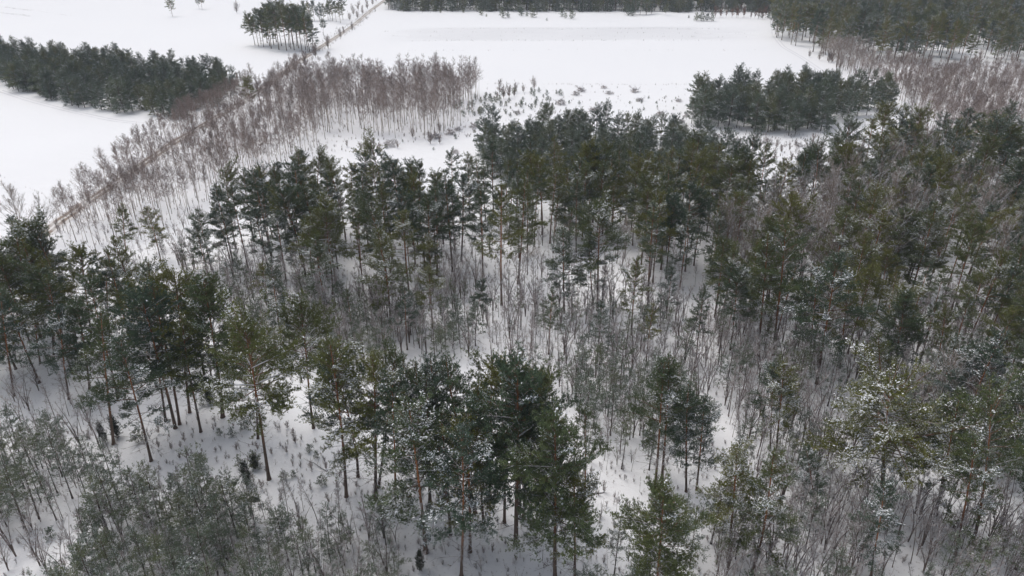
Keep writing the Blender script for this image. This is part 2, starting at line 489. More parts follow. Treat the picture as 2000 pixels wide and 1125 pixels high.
# mature pines: rounded, tall narrow, spreading, thin, snowy
PINE_LOOK = []
def pine_set():
    specs = [
        ('rounded olive crown', dict(H=19, cb=.46, R=4.1, top_round=.46, snow=.03)),
        ('rounded olive crown', dict(H=19, cb=.42, R=3.8, top_round=.55, snow=.08)),
        ('narrow upright crown', dict(H=20, cb=.34, R=3.0, top_round=.62, snow=.08, gaps=.2)),
        ('narrow upright crown', dict(H=20, cb=.38, R=3.1, top_round=.70, snow=.14, gaps=.3)),
        ('broad spreading crown', dict(H=18, cb=.48, R=5.2, top_round=.40, snow=.12, gaps=.3)),
        ('broad spreading crown', dict(H=18, cb=.40, R=4.8, top_round=.48, snow=.18, gaps=.3)),
        ('thin ragged crown', dict(H=19, cb=.34, R=4.2, top_round=.60, snow=.22, gaps=.45, dead=22)),
        ('thin ragged crown', dict(H=19, cb=.30, R=3.9, top_round=.66, snow=.20, gaps=.5, dead=24)),
        ('deep snow-dusted crown', dict(H=18, cb=.20, R=4.0, top_round=.66, snow=.30, gaps=.25, dead=5)),
        ('deep snow-dusted crown', dict(H=17, cb=.24, R=3.7, top_round=.58, snow=.38, gaps=.28, dead=5)),
    ]
    for i, (look, kw) in enumerate(specs):
        make_pine('pine_tree', 100 + i, per=4.4, whorl=.60, lean=.015, sub_dens=6.0, blades=7, tuft=.24, blade_w=.047, **kw); PINE_LOOK.append(look)
    # the huge snow-laden pine (variant 10)
    make_pine('pine_tree', 131, H=13, cb=.30, R=6.0, top_round=.36, snow=.50, gaps=.08, dead=4, per=5.5, whorl=.55, r0=.24, elev=(4, 30), sub_dens=5.5, blades=7, tuft=.24, blade_w=.044); PINE_LOOK.append('wide snow-laden crown')
    for i, (look, kw) in enumerate([
            ('lopsided crown', dict(H=19, cb=.42, R=3.8, top_round=.55, snow=.10, side=.5, gaps=.3, lean=.05)),
            ('lopsided crown', dict(H=18, cb=.50, R=4.0, top_round=.45, snow=.16, side=.55, gaps=.35, lean=.06)),
            ('small high crown', dict(H=20, cb=.62, R=3.0, top_round=.45, snow=.05, gaps=.2, dead=16)),
            ('small high crown', dict(H=20, cb=.66, R=2.7, top_round=.5, snow=.10, gaps=.3, dead=20)),
            ('dense full crown', dict(H=17, cb=.30, R=3.9, top_round=.52, snow=.03, gaps=.04, dead=8, pad0=.30, whorl=.5)),
            ('half-dead crown', dict(H=18, cb=.30, R=3.2, top_round=.7, snow=.2, gaps=.68, dead=34))]):
        kw.setdefault('lean', .015)
        kw.setdefault('whorl', .60)
        make_pine('pine_tree', 140 + i, per=4.4, sub_dens=6.4, blades=7, tuft=.24, blade_w=.047, **kw); PINE_LOOK.append(look)
pine_set()
YOUNG_LOOK = []
for i, (look, kw) in enumerate([
        ('slender snow-flecked', dict(H=7.5, cb=.30, R=1.4, snow=.16, gaps=.35)),
        ('slender snow-flecked', dict(H=7.5, cb=.36, R=1.3, snow=.14, gaps=.4)),
        ('bushy snow-dusted', dict(H=6.5, cb=.22, R=1.8, snow=.30, gaps=.25)),
        ('bushy snow-dusted', dict(H=6.5, cb=.28, R=1.7, snow=.24, gaps=.3)),
        ('lanky half-bare', dict(H=8.5, cb=.48, R=1.25, snow=.12, gaps=.45))]):
    make_pine('young_pine', 200 + i, whorl=.42, per=4, top_round=.66, tuft=.17, blades=7, dead=12, pad0=.25, r0=.075, needles='needles_grey', bark='young_bark',
              sub_dens=7.0, elev=(8, 60), blade_w=.027, lean=.01, **kw); YOUNG_LOOK.append(look)
BUSHY_LOOK = []
for i, (look, kw) in enumerate([
        ('dense cone-shaped', dict(H=10.5, cb=.04, R=2.9, snow=.34, gaps=.1)),
        ('dense cone-shaped', dict(H=10, cb=.06, R=2.7, snow=.38, gaps=.15)),
        ('rounded bushy', dict(H=9.5, cb=.05, R=3.1, snow=.42, gaps=.15)),
        ('rounded bushy', dict(H=11, cb=.2, R=3.0, snow=.22, gaps=.2))]):
    make_pine('bushy_pine', 300 + i, whorl=.50, per=5, top_round=.46, tuft=.25, blades=7, dead=3, pad0=.35, r0=.12, needles='needles_blue', bark='young_bark',
              sub_dens=4.6, elev=(6, 60), lean=.008, blade_w=.05, **kw); BUSHY_LOOK.append(look)
for i in range(4):
    make_pine('pine_sapling', 400 + i, H=2.2, cb=.06, R=[.8, .65, .95, .7][i], whorl=.26, per=5, top_round=.8, tuft=.2, blades=6, dead=0, pad0=.1, r0=.04, needles='needles_blue',
              bark='young_bark', snow=[.12, .2, .3, .08][i], sub_dens=6, elev=(15, 65), gaps=.12, blade_w=.045)
for i in range(2):
    make_pine('juniper_bush', 420 + i, H=2.6, cb=.03, R=.55, whorl=.16, per=6, top_round=.5, tuft=.18, blades=6, dead=0, pad0=.1, r0=.03, needles='needles_dark',
              bark='young_bark', snow=[.08, .2][i], sub_dens=7, elev=(50, 75), gaps=.15, blade_w=.045)
BIRCH_LOOK = []
for i, (look, H, cb, sp, nb) in enumerate([('tall brown-twigged', 15, .40, .19, 30), ('tall brown-twigged', 15, .46, .17, 26), ('slim open', 13, .40, .17, 20), ('slim open', 13, .52, .16, 18),
                                           ('bushy brown', 11, .32, .24, 28), ('bushy brown', 11, .28, .22, 26), ('crooked thin', 12, .42, .20, 16), ('crooked thin', 14, .50, .18, 18)]):
    make_bare('birch_tree', 500 + i, H=H, cb=cb, spread=sp, nb=nb, up=(24, 62), r0=.09, n2=8, n3=10, tw=.013, len2=(.6, .35), len3=(.8, .6), ub=.04, crv=.22, lean=.05 if i > 5 else .02); BIRCH_LOOK.append(look)
make_bare('white_birch', 520, H=17, cb=.6, spread=.12, nb=20, up=(40, 70), r0=.2, n2=5, n3=4, tw=.03, bark='white_birch_bark')
SAP_LOOK = []
for i, (look, H, sp, st) in enumerate([('thin grey', 6.5, .13, 1), ('slim grey', 7.5, .11, 1), ('forked grey', 5.5, .16, 2), ('many-stemmed grey', 4.5, .18, 4), ('lanky grey', 8.5, .10, 1)]):
    make_bare('bare_sapling', 540 + i, H=H, cb=.28, spread=sp, nb=26, up=(30, 62), r0=.05, n2=8, n3=6, twig='grey_twig', bark='grey_bark', stems=st, tw=.013, len3=(.75, .5), lean=.05); SAP_LOOK.append(look)
for i in range(3):
    make_bare('bare_tree', 560 + i, H=[13, 12, 11][i], cb=[.3, .22, .28][i], spread=[.42, .45, .4][i], nb=22, up=(25, 70), r0=.17, n2=12, n3=9, twig='limb_pale', bark='grey_bark', tw=.026, crv=.3, lean=.02)
for i in range(3):
    make_bare('shrub', 580 + i, H=[4, 3.2, 5][i], cb=.08, spread=.38, nb=40, up=(45, 75), r0=.045, n2=9, n3=7, twig='birch_twig', bark='grey_bark', stems=[7, 6, 8][i], tw=.022)
for i in range(2):
    make_bare('red_shrub', 590 + i, H=[6, 5][i], cb=.15, spread=.25, nb=40, up=(50, 78), r0=.04, n2=7, n3=6, twig='red_twig', bark='red_twig' if False else 'grey_bark', stems=5, tw=.032)
for i in range(3):
    make_bare('brushwood', 600 + i, H=[1.0, 1.3, .8][i], cb=.02, spread=1.9, nb=34, up=(4, 25), r0=.02, n2=8, n3=6, twig='grey_twig', bark='grey_bark', stems=3, tw=.03, crv=.02, ub=.02)
for i in range(3):
    make_bare('undergrowth', 620 + i, H=[.9, .6, 1.3][i], cb=.05, spread=.5, nb=10, up=(30, 70), r0=.012, n2=4, n3=3, twig='grey_twig', bark='grey_bark', stems=[4, 5, 3][i], tw=.016)

# ------------------------------------------------------------------ layout: (kind, x, y, height, variant, zone)
PLACED = {k: [] for k in PROTO}
def put(kind, x, y, h, zone, var=None, rot=None, lean=None):
    n = len(PROTO[kind])
    PLACED[kind].append(dict(x=float(x), y=float(y), h=float(h), var=int(rng.integers(n)) if var is None else var,
                             rot=rng.random() * 6.283 if rot is None else rot, zone=zone, wide=0.88 + 0.26 * rng.random(), lean=lean or (float(rng.normal(0, .022)), float(rng.normal(0, .022)))))

def inside(poly, x, y):
    p = np.asarray(poly); r = np.zeros(len(x), bool); j = len(p) - 1
    for i in range(len(p)):
        xi, yi = p[i]; xj, yj = p[j]
        hit = ((yi > y) != (yj > y)) & (x < (xj - xi) * (y - yi) / (yj - yi + 1e-12) + xi)
        r ^= hit; j = i
    return r

TAKEN = {}
def taken_near(x, y, d, kinds=('big',)):
    k = 3.0
    cx, cy = int(x // k), int(y // k); rr = int(d // k) + 1
    for kk in kinds:
        T = TAKEN.setdefault(kk, {})
        for i in range(cx - rr, cx + rr + 1):
            for j in range(cy - rr, cy + rr + 1):
                for (a, b) in T.get((i, j), ()):
                    if (a - x) ** 2 + (b - y) ** 2 < d * d: return True
    return False
def take(x, y, kk='big'):
    TAKEN.setdefault(kk, {}).setdefault((int(x // 3), int(y // 3)), []).append((x, y))

ROAD_PX = [(790, -26), (752, 0), (722, 22), (690, 50), (655, 74), (620, 96), (575, 127), (520, 168), (470, 202), (410, 238), (330, 284), (270, 325), (205, 372), (150, 412), (100, 448), (40, 492), (-60, 560), (-240, 690)]
ROAD = np.array([ground(*p) for p in ROAD_PX])
def road_dist(x, y):
    a = ROAD[:-1]; b = ROAD[1:]; p = np.array([x, y]); ab = b - a
    t = np.clip(((p - a) * ab).sum(1) / (ab * ab).sum(1), 0, 1)
    return float(np.sqrt(((a + ab * t[:, None] - p) ** 2).sum(1)).min())

def fill(kind, poly_px, count, gap, hrange, zone, vars_=None, cls='big', avoid=('big',), clump=0.0, road=2.6):
    g = np.array([ground(*p) for p in poly_px])
    lo, hi = g.min(0), g.max(0); got = 0; tries = 0
    while got < count and tries < count * 40:
        tries += 1
        x = lo[0] + (hi[0] - lo[0]) * rng.random(); y = lo[1] + (hi[1] - lo[1]) * rng.random()
        if not inside(g, np.array([x]), np.array([y]))[0]: continue
        if clump and math.sin(x * .21 + 1.3 * math.sin(y * .13)) * math.sin(y * .19 + 2.1) + (rng.random() - .5) * 1.2 < clump - 1: continue
        if taken_near(x, y, gap, avoid) or road_dist(x, y) < road: continue
        h = hrange[0] + (hrange[1] - hrange[0]) * rng.random()
        put(kind, x, y, h, zone, None if vars_ is None else int(rng.choice(vars_)))
        take(x, y, cls); got += 1
    return got

def place(kind, bx, by, ty, zone, var=None, top_x=None):
    x, y = ground(bx, by); h = height_from_top(bx, by, ty)
    lean = None
    if top_x is not None:                       # a trunk that leans sideways
        X, Y, dpt = to_px(float(x), float(y), h)
        lean = ((top_x - X) / F_PX * dpt / h, 0.0)
        lean = (max(-.22, min(.22, lean[0])), 0.0)
    put(kind, x, y, h, zone, var, lean=lean); take(float(x), float(y))
    if by > 560 and kind == 'pine_tree': PLACED[kind][-1]['wide'] = 0.92 + 0.14 * rng.random()

# --- pines read off one by one: base x, base y, top y, variant, top x
Z_CLR = 'beside the foreground clearing'
for bx, by, ty, var, tx in [(295, 899, 655, 6, 235), (221, 864, 590, 2, 190), (342, 834, 560, 0, 285), (350, 826, 545, 3, 310), (370, 803, 530, 0, 330), (392, 842, 600, 2, 350), (435, 814, 532, 15, 402),
                        (323, 820, 600, 7, 290), (526, 939, 632, 4, 478), (504, 857, 640, 6, 480), (613, 839, 598, 4, 578), (677, 973, 668, 6, 640), (734, 978, 690, 6, 722), (740, 956, 680, 1, 765)]:
    place('pine_tree', bx, by, ty, Z_CLR, var, tx)
Z_FC = 'in the central foreground group'
for bx, by, ty, var, tx in [(832, 1080, 775, 9, 805), (901, 1124, 828, 6, 895), (918, 1078, 800, 7, 915), (928, 1001, 690, 1, 880), (945, 1035, 740, 2, 930), (955, 991, 690, 1, 960), (1008, 1061, 690, 15, 1003),
                        (1022, 1014, 715, 0, 1050), (1015, 1012, 705, 3, 1010), (1084, 1135, 800, 15, 1076), (1122, 1140, 905, 7, 1122), (870, 975, 690, 1, 850), (815, 960, 700, 2, 812), (1276, 1215, 938, 15, 1292), (840, 985, 720, 9, 835)]:
    place('pine_tree', bx, by, ty, Z_FC, var, tx)
for bx, by, ty, var, tx in [(770, 1010, 735, 13, 775), (700, 935, 690, 11, 690), (790, 925, 690, 2, 790), (985, 1020, 720, 13, 990), (1050, 985, 720, 2, 1065), (880, 1045, 790, 3, 870), (1140, 1010, 800, 14, 1150)]:
    place('pine_tree', bx, by, ty, Z_FC, var, tx)
Z_FR = 'on the foreground right'
for bx, by, ty, var, tx in [(1280, 944, 700, 6, 1300), (1293, 934, 690, 2, 1310), (1340, 961, 740, 2, 1345), (1360, 958, 770, 7, 1378), (1504, 877, 710, 6, 1515), (1516, 887, 700, 7, 1530), (1422, 1085, 868, 9, 1445),
                        (1467, 1124, 885, 8, 1535), (1826, 1008, 760, 7, 1880), (1896, 1082, 800, 12, 1965), (1866, 1085, 845, 7, 1905), (1722, 968, 752, 10, 1735), (1700, 1130, 935, 7, 1725), (1720, 812, 650, 8, 1700),
                        (1885, 850, 670, 8, 1905), (1745, 745, 572, 15, 1770), (1822, 752, 590, 2, 1850), (2010, 1040, 790, 15, 2040), (1640, 720, 545, 6, 1660), (1595, 750, 490, 6, 1632), (1583, 692, 510, 3, 1590), (1481, 692, 445, 2, 1500), (1511, 692, 430, 1, 1537),
                        (1975, 930, 700, 8, 2010), (1590, 1010, 870, 8, 1570)]:
    place('pine_tree', bx, by, ty, Z_FR, var, tx)
Z_MID = 'in the middle of the wood'
for bx, by, ty, var, tx in [(980, 593, 352, 3, 968), (1167, 606, 403, 4, 1170), (1159, 604, 450, 7, 1150), (884, 526, 330, 2, 870), (901, 506, 335, 6, 900), (943, 536, 350, 2, 940), (1012, 552, 340, 2, 1025), (1030, 490, 320, 3, 1030), (1102, 610, 440, 9, 1098),
                        (1265, 583, 385, 3, 1278), (1291, 526, 350, 2, 1305), (1275, 552, 370, 6, 1290), (762, 636, 440, 8, 752), (846, 565, 455, 9, 835), (650, 573, 405, 4, 642), (613, 563, 420, 6, 600), (559, 549, 415, 9, 540), (449, 509, 395, 8, 430), (414, 532, 410, 7, 385)]:
    place('pine_tree', bx, by, ty, Z_MID, var, tx)
Z_LEFT = 'in the left edge stand'
for bx, by, ty, var, tx in [(75, 640, 440, 4, 55), (10, 660, 470, 1, 0), (110, 690, 510, 1, 75), (180, 670, 483, 0, 165), (215, 690, 500, 1, 205), (290, 700, 500, 1, 285), (330, 720, 540, 0, 305), (175, 760, 580, 15, 150), (28, 775, 560, 2, 0), (107, 697, 520, 2, 95), (80, 715, 540, 2, 60),
                        (248, 515, 398, 2, 235), (315, 512, 410, 6, 270), (135, 780, 590, 6, 110)]:
    place('pine_tree', bx, by, ty, Z_LEFT, var, tx)

# --- stands
fill('pine_tree', [(-260, 560), (60, 610), (300, 650), (430, 720), (300, 770), (200, 790), (0, 790), (-330, 780)], 40, 3.0, (15, 19), Z_LEFT, [0, 1, 2, 3, 6, 8, 11, 12, 13])
Z_CL = 'in the stand left of centre'
fill('pine_tree', [(430, 490), (540, 440), (700, 425), (900, 430), (900, 500), (860, 560), (780, 590), (640, 560), (430, 530)], 62, 3.0, (13, 18), Z_CL, [1, 2, 3, 6, 8, 9, 11, 12, 13, 14])
Z_C = 'in the dark central stand'
fill('pine_tree', [(910, 430), (1060, 395), (1250, 385), (1480, 400), (1500, 470), (1420, 560), (1300, 560), (1180, 490), (1000, 500)], 100, 2.7, (11, 18), Z_C, [0, 1, 2, 3, 5, 6, 7, 8, 11, 12, 13, 14])
Z_R = 'in the stand on the right'
fill('pine_tree', [(1480, 410), (1600, 370), (1700, 330), (1850, 320), (2250, 330), (2300, 560), (1900, 560), (1700, 540), (1480, 500)], 180, 3.0, (10, 18), Z_R, [0, 1, 2, 4, 5, 6, 7, 8, 9, 11, 12, 13, 15, 16])
fill('pine_tree', [(1380, 540), (1700, 540), (1950, 570), (2250, 570), (2250, 760), (1930, 780), (1760, 720), (1620, 700), (1400, 690)], 80, 3.0, (10, 18), Z_R, [0, 1, 3, 5, 6, 7, 8, 9, 11, 12, 14, 15, 16])
fill('pine_tree', [(1780, 800), (2250, 780), (2300, 1000), (2000, 1000), (1900, 900)], 18, 3.4, (11, 17), Z_FR, [0, 5, 7, 8, 9])
Z_NORTH = 'in the far right wood'
fill('pine_tree', [(1515, 76), (1570, 100), (1660, 118), (1800, 126), (2000, 124), (2330, 116), (2500, 5), (1500, 5)], 1200, 3.6, (14, 21), Z_NORTH, [0, 1, 2, 5, 6, 8, 9, 8, 9])
Z_BACK = 'in the far wood behind the field'
fill('pine_tree', [(752, 20), (1515, 23), (1530, 4), (760, 4)], 520, 2.6, (15, 20), Z_BACK, [8, 9])
fill('bushy_pine', [(756, 22), (1513, 25), (1515, 21), (756, 18)], 110, 2.0, (6, 12), Z_BACK, [0, 1, 2])
Z_CLUMP = 'in the roadside clump'
for bx, by, ty, var in [(498, 88, 25, 11), (515, 92, 20, 5), (530, 95, 12, 1), (545, 97, 10, 5), (560, 99, 8, 1), (575, 98, 15, 3), (590, 100, 18, 1), (605, 101, 22, 1), (522, 84, 5, 1), (540, 82, 0, 1), (558, 84, 2, 5), (572, 86, 6, 1), (588, 88, 12, 5),
                        (600, 92, 15, 5), (550, 90, 6, 12), (510, 86, 18, 5), (565, 92, 10, 1), (583, 94, 14, 5), (597, 97, 20, 4), (535, 88, 8, 5), (505, 90, 30, 11), (612, 97, 30, 8), (568, 95, 12, 13), (527, 90, 14, 8), (580, 90, 8, 0)]:
    place('pine_tree', bx, by, ty, Z_CLUMP, var)
for bx, by, ty, var in [(598, 39, 2, 5), (606, 41, 0, 8), (614, 40, 2, 5), (624, 41, 4, 8), (632, 40, 6, 9), (641, 39, 10, 5), (650, 41, -6, 1), (657, 42, 2, 0), (665, 45, 6, 5), (670, 38, -4, 5), (632, 69, 38, 4), (645, 36, -2, 8)]:
    place('pine_tree', bx, by, ty, 'behind the roadside clump', var)
place('pine_tree', 490, 222, 152, 'alone between road and birches', 5)

fill('pine_tree', [(400, 560), (900, 580), (1350, 590), (1400, 720), (1150, 760), (900, 690), (500, 690)], 14, 6.0, (8, 15), Z_MID, [2, 3, 6, 7, 11, 14])
# --- bushy pines: plantation, right clump, middle band
Z_PL = 'in the left field plantation'
fill('bushy_pine', [(-220, 130), (0, 167), (120, 207), (345, 234), (385, 216), (440, 200), (466, 182), (440, 160), (250, 136), (0, 110), (-220, 95)], 400, 2.2, (7, 11.5), Z_PL)
Z_RC = 'in the clump behind the right clearing'
fill('bushy_pine', [(1338, 246), (1480, 258), (1600, 270), (1660, 238), (1735, 214), (1720, 195), (1600, 190), (1480, 190), (1350, 215)], 125, 2.6, (8, 13), Z_RC, [3, 3, 1])
Z_BAND = 'in the band below the far clearing'
fill('bushy_pine', [(925, 330), (960, 285), (1100, 270), (1250, 275), (1310, 280), (1420, 320), (1450, 380), (1250, 390), (1050, 380)], 120, 3.2, (7, 11.5), Z_BAND)

# --- young pines
fill('young_pine', [(205, 1000), (420, 985), (560, 1055), (600, 1130), (640, 1260), (100, 1260), (185, 1120)], 80, 1.4, (5.0, 8.5), 'in the thicket bottom left', [0, 1, 2, 3, 3, 2], avoid=('big', 'young'), cls='young')
fill('young_pine', [(-120, 870), (110, 880), (235, 975), (140, 990), (50, 1060), (-170, 1100)], 52, 1.5, (6.0, 8.5), 'in the thicket at the left edge', [0, 1, 4, 3], avoid=('big', 'young'), cls='young')
fill('young_pine', [(450, 640), (700, 610), (900, 640), (900, 710), (700, 720), (480, 710)], 60, 1.6, (4.5, 7.0), 'among the saplings left of centre', [0, 1, 2, 3], avoid=('big', 'young'), cls='young')
fill('young_pine', [(640, 580), (1350, 590), (1400, 760), (1100, 800), (900, 690)], 40, 2.2, (4, 8), 'among the central saplings', [0, 1, 2, 4], avoid=('big', 'young'), cls='young')
fill('young_pine', [(1090, 760), (1340, 760), (1400, 900), (1250, 930), (1130, 900)], 46, 1.5, (5.5, 8.5), 'among the saplings right of centre', [0, 1, 4, 4], avoid=('big', 'young'), cls='young')
fill('young_pine', [(590, 1060), (760, 1050), (790, 1200), (620, 1260)], 26, 1.5, (3.5, 6.0), 'at the bottom edge', [0, 1, 3], avoid=('big', 'young'), cls='young')
fill('young_pine', [(1130, 1130), (1420, 1010), (1700, 1080), (2000, 1100), (2050, 1300), (1150, 1300)], 40, 1.8, (4.5, 8.0), 'in the bottom right corner', [0, 1, 3, 4], avoid=('big', 'young'), cls='young')
fill('young_pine', [(1400, 700), (1900, 720), (1950, 950), (1450, 950)], 50, 2.0, (5.0, 9.0), 'among the pines on the right', [0, 1, 3, 4], avoid=('big', 'young'), cls='young')
fill('young_pine', [(340, 520), (640, 580), (640, 660), (440, 650)], 26, 2.2, (4.0, 7.0), 'among the saplings left of centre', [0, 1, 3], avoid=('big', 'young'), cls='young')
fill('young_pine', [(-60, 1130), (150, 1150), (160, 1300), (-100, 1300)], 10, 1.6, (4.0, 6.0), 'in the bottom left corner', [2, 3], avoid=('big', 'young'), cls='young')
for bx, by, ty in [(1164, 717, 612), (820, 592, 545), (316, 490, 440)]:
    place('young_pine', bx, by, ty, 'alone among the saplings', 2)

# --- birches
Z_GROVE = 'in the birch grove by the field'
fill('birch_tree', [(582, 182), (640, 178), (940, 180), (935, 198), (905, 245), (830, 278), (700, 262), (600, 255)], 400, 1.1, (10, 15.5), Z_GROVE, [0, 1, 2, 3, 0, 1, 7])
Z_STRIP = 'in the roadside strip'
fill('birch_tree', [(120, 452), (200, 392), (330, 300), (440, 236), (520, 190), (585, 150), (620, 200), (640, 270), (570, 325), (470, 365), (360, 425), (250, 470), (170, 490)], 540, 1.1, (6.5, 12), Z_STRIP, [2, 3, 4, 5, 6, 7])
fill('birch_tree', [(60, 470), (190, 368), (320, 270), (430, 208), (500, 165), (440, 222), (330, 292), (205, 384), (100, 460)], 130, 1.1, (6, 9.5), Z_STRIP, [4, 5, 2], road=1.8)
Z_RB = 'in the leafless belt on the right'
fill('birch_tree', [(1625, 128), (1700, 142), (1850, 152), (2300, 150), (2300, 300), (1850, 285), (1745, 205), (1690, 165)], 1150, 1.35, (5, 12), Z_RB, [0, 2, 4, 5, 4, 5])
fill('bare_sapling', [(1620, 122), (1700, 135), (2300, 140), (2300, 300), (1850, 285), (1745, 205), (1690, 160)], 1000, 1.0, (2.5, 6), Z_RB, avoid=('sap',), cls='sap')
fill('bare_tree', [(1600, 108), (1660, 118), (1740, 150), (1720, 175), (1640, 150)], 26, 3, (8, 12), Z_RB)
fill('pine_tree', [(1750, 190), (2200, 150), (2250, 300), (1850, 310)], 42, 4.5, (6, 13), Z_RB, [0, 2, 4, 8, 11])
fill('bare_tree', [(1400, 520), (1560, 470), (1750, 470), (1800, 560), (1600, 620), (1420, 620)], 30, 3.4, (11, 16), 'in the middle of the right stand', avoid=('sap',), cls='sap')
fill('bare_tree', [(1850, 420), (2000, 420), (2050, 640), (1900, 640)], 16, 3.5, (10, 15), 'at the right edge', avoid=('sap',), cls='sap')
fill('bare_tree', [(1500, 400), (1700, 370), (1950, 380), (1900, 450), (1600, 470)], 12, 6.0, (12, 16), 'in the back of the right stand', avoid=('sap',), cls='sap')
fill('bare_tree', [(1780, 820), (1990, 800), (2000, 900), (1850, 920)], 4, 4.0, (9, 12), 'among the foreground right pines', avoid=('sap',), cls='sap')
fill('bare_tree', [(700, 470), (1300, 470), (1300, 560), (700, 580)], 9, 8.0, (6, 10), 'in the middle of the wood', avoid=('sap',), cls='sap')
for bx, by, ty in [(1600, 470, 340), (1690, 480, 330), (1650, 500, 380), (1440, 500, 390), (1500, 500, 395), (1560, 520, 400), (1900, 870, 745), (1860, 880, 750), (1960, 690, 600), (1625, 560, 450), (1680, 560, 440), (1720, 470, 350)]:
    place('bare_tree', bx, by, ty, 'among the pines on the right')
place('bare_tree', 55, 490, 370, 'beside the road at the left edge', 1)
place('bare_tree', 100, 470, 385, 'beside the road at the left edge', 0)
for bx in (1131, 1135, 1140, 1144, 1148): place('white_birch', bx, 22, -25, 'at the edge of the far wood')

# --- saplings
Z_S1 = 'in the bare thicket across the middle'
fill('bare_sapling', [(330, 500), (560, 560), (760, 590), (900, 560), (1060, 560), (1300, 590), (1420, 640), (1400, 760), (1330, 830), (1180, 900), (1080, 760), (900, 700), (600, 720), (450, 690), (400, 600)], 600, 1.0, (3, 10), Z_S1, avoid=('big', 'sap'), cls='sap', clump=.45)
fill('bare_sapling', [(1400, 1000), (1560, 960), (1950, 1010), (2100, 1100), (2050, 1300), (1380, 1300)], 320, .7, (4, 9), 'in the bare thicket bottom right', avoid=('big', 'sap'), cls='sap', clump=.5)
fill('bare_sapling', [(1380, 640), (1700, 640), (2200, 560), (2250, 950), (1700, 900), (1450, 950)], 600, .9, (4, 10), 'among the pines on the right', avoid=('big', 'sap'), cls='sap', clump=.5)
fill('bare_sapling', [(0, 760), (230, 800), (240, 960), (180, 1130), (-100, 1130), (-100, 800)], 130, 1.0, (3, 7.5), 'in the thicket at the left edge', avoid=('big', 'sap'), cls='sap')
fill('bare_sapling', [(380, 980), (600, 1000), (780, 1060), (800, 1250), (200, 1250), (220, 1010)], 130, 1.0, (4, 7.5), 'in the thicket bottom left', avoid=('big', 'sap'), cls='sap')
fill('bare_sapling', [(-60, 560), (330, 560), (460, 700), (380, 780), (0, 800)], 130, 1.3, (3, 6.5), 'in the left edge stand', avoid=('big', 'sap'), cls='sap')
fill('bare_sapling', [(700, 960), (1300, 880), (1350, 1000), (1100, 1250), (720, 1250)], 60, 1.6, (2, 4.5), 'in the foreground', avoid=('big', 'sap'), cls='sap')
fill('bare_sapling', [(700, 420), (1500, 400), (1500, 560), (1300, 570), (900, 540), (700, 570)], 200, 1.5, (3, 7), 'in the dark central stand', avoid=('big', 'sap'), cls='sap')
fill('bare_sapling', [(110, 470), (330, 450), (520, 370), (640, 290), (640, 400), (430, 480), (360, 530), (200, 560)], 110, 1.3, (3, 6), 'below the birch strip', avoid=('big', 'sap'), cls='sap')

# --- small pines, junipers, bushes
for bx, by, h in [(470, 915, 1.9), (500, 917, 2.4), (455, 853, 1.5), (430, 850, 1.2), (412, 785, 2.4), (270, 860, 2.0), (555, 940, 1.2), (575, 935, 1.0), (630, 950, 1.6), (395, 790, 1.3), (690, 870, 1.3), (160, 1015, 1.8), (100, 1050, 1.6), (840, 1000, 1.2),
                  (745, 1000, 1.4), (1045, 975, 1.2), (478, 838, 2.0), (340, 945, 1.5), (395, 920, 2.2), (620, 900, 1.2), (605, 885, 1.2)]:
    x, y = ground(bx, by); put('pine_sapling', x, y, h, 'in the foreground clearing'); take(float(x), float(y))
for bx, by, h in [(484, 950, 3.2), (820, 1115, 2.6), (205, 860, 2.8), (410, 785, 2.4), (230, 850, 3.0), (500, 918, 2.0), (1680, 640, 2.6), (1800, 800, 3.0)]:
    x, y = ground(bx, by); put('juniper_bush', x, y, h, 'under the foreground pines')
fill('pine_sapling', [(880, 215), (960, 180), (1030, 176), (1100, 178), (1080, 215), (990, 225), (900, 235)], 60, 1.2, (1.0, 2.6), 'scattered over the far clearing', avoid=('sap',), cls='sap')
fill('pine_sapling', [(640, 280), (900, 265), (960, 200), (1340, 190), (1320, 260), (1000, 235), (900, 300)], 60, 1.5, (.5, 1.4), 'scattered over the far clearing', avoid=('sap',), cls='sap')
for bx, by, h in [(940, 30, 4), (950, 33, 2), (981, 35, 7), (992, 35, 4), (1018, 31, 6), (1041, 34, 6), (1029, 32, 3), (1098, 33, 5), (1105, 36, 3.5), (1117, 37, 5.5), (1068, 41, 2), (1300, 32, 5), (1360, 41, 5), (1370, 41, 5.5), (1380, 41, 5), (1390, 41, 6), (1345, 36, 2), (905, 25, 3), (860, 25, 3), (1487, 35, 4), (1500, 36, 4), (1235, 31, 5), (1228, 30, 7)]:
    x, y = ground(bx, by); put('pine_sapling', x, y, h, 'along the far edge of the field')
for bx, by, ty, var in [(1250, 29, -18, 8), (1262, 30, -14, 9), (1240, 28, -20, 8), (1272, 29, -10, 8)]:
    place('pine_tree', bx, by, ty, 'on the far mound', var)
for k in range(16):
    x, y = ground(1398 + k * 7.4 + rng.normal() * 2, 33 + rng.random() * 5); put('red_shrub', x, y, 6 + 4 * rng.random(), 'at the far corner of the field')
for bx, by, h in [(688, 60, 5), (672, 66, 4), (641, 95, 8), (617, 113, 9), (597, 132, 9), (665, 74, 6), (708, 28, 6), (698, 36, 6), (690, 30, 8), (718, 18, 7), (728, 10, 7), (735, 4, 8), (700, 20, 7), (733, 24, 3), (560, 150, 6), (715, 38, 2), (463, 26, 9), (683, 40, 6), (1600, 118, 5), (1618, 122, 6), (1580, 112, 4), (1640, 135, 5)]:
    x, y = ground(bx, by); put('shrub', x, y, h, 'along the road and field edges')
for bx, by, ty, v in [(337, 32, -3, 5), (395, 18, -8, 4), (389, 17, -6, 5)]:
    place('pine_tree', bx, by, ty, 'alone on the far left field', v)
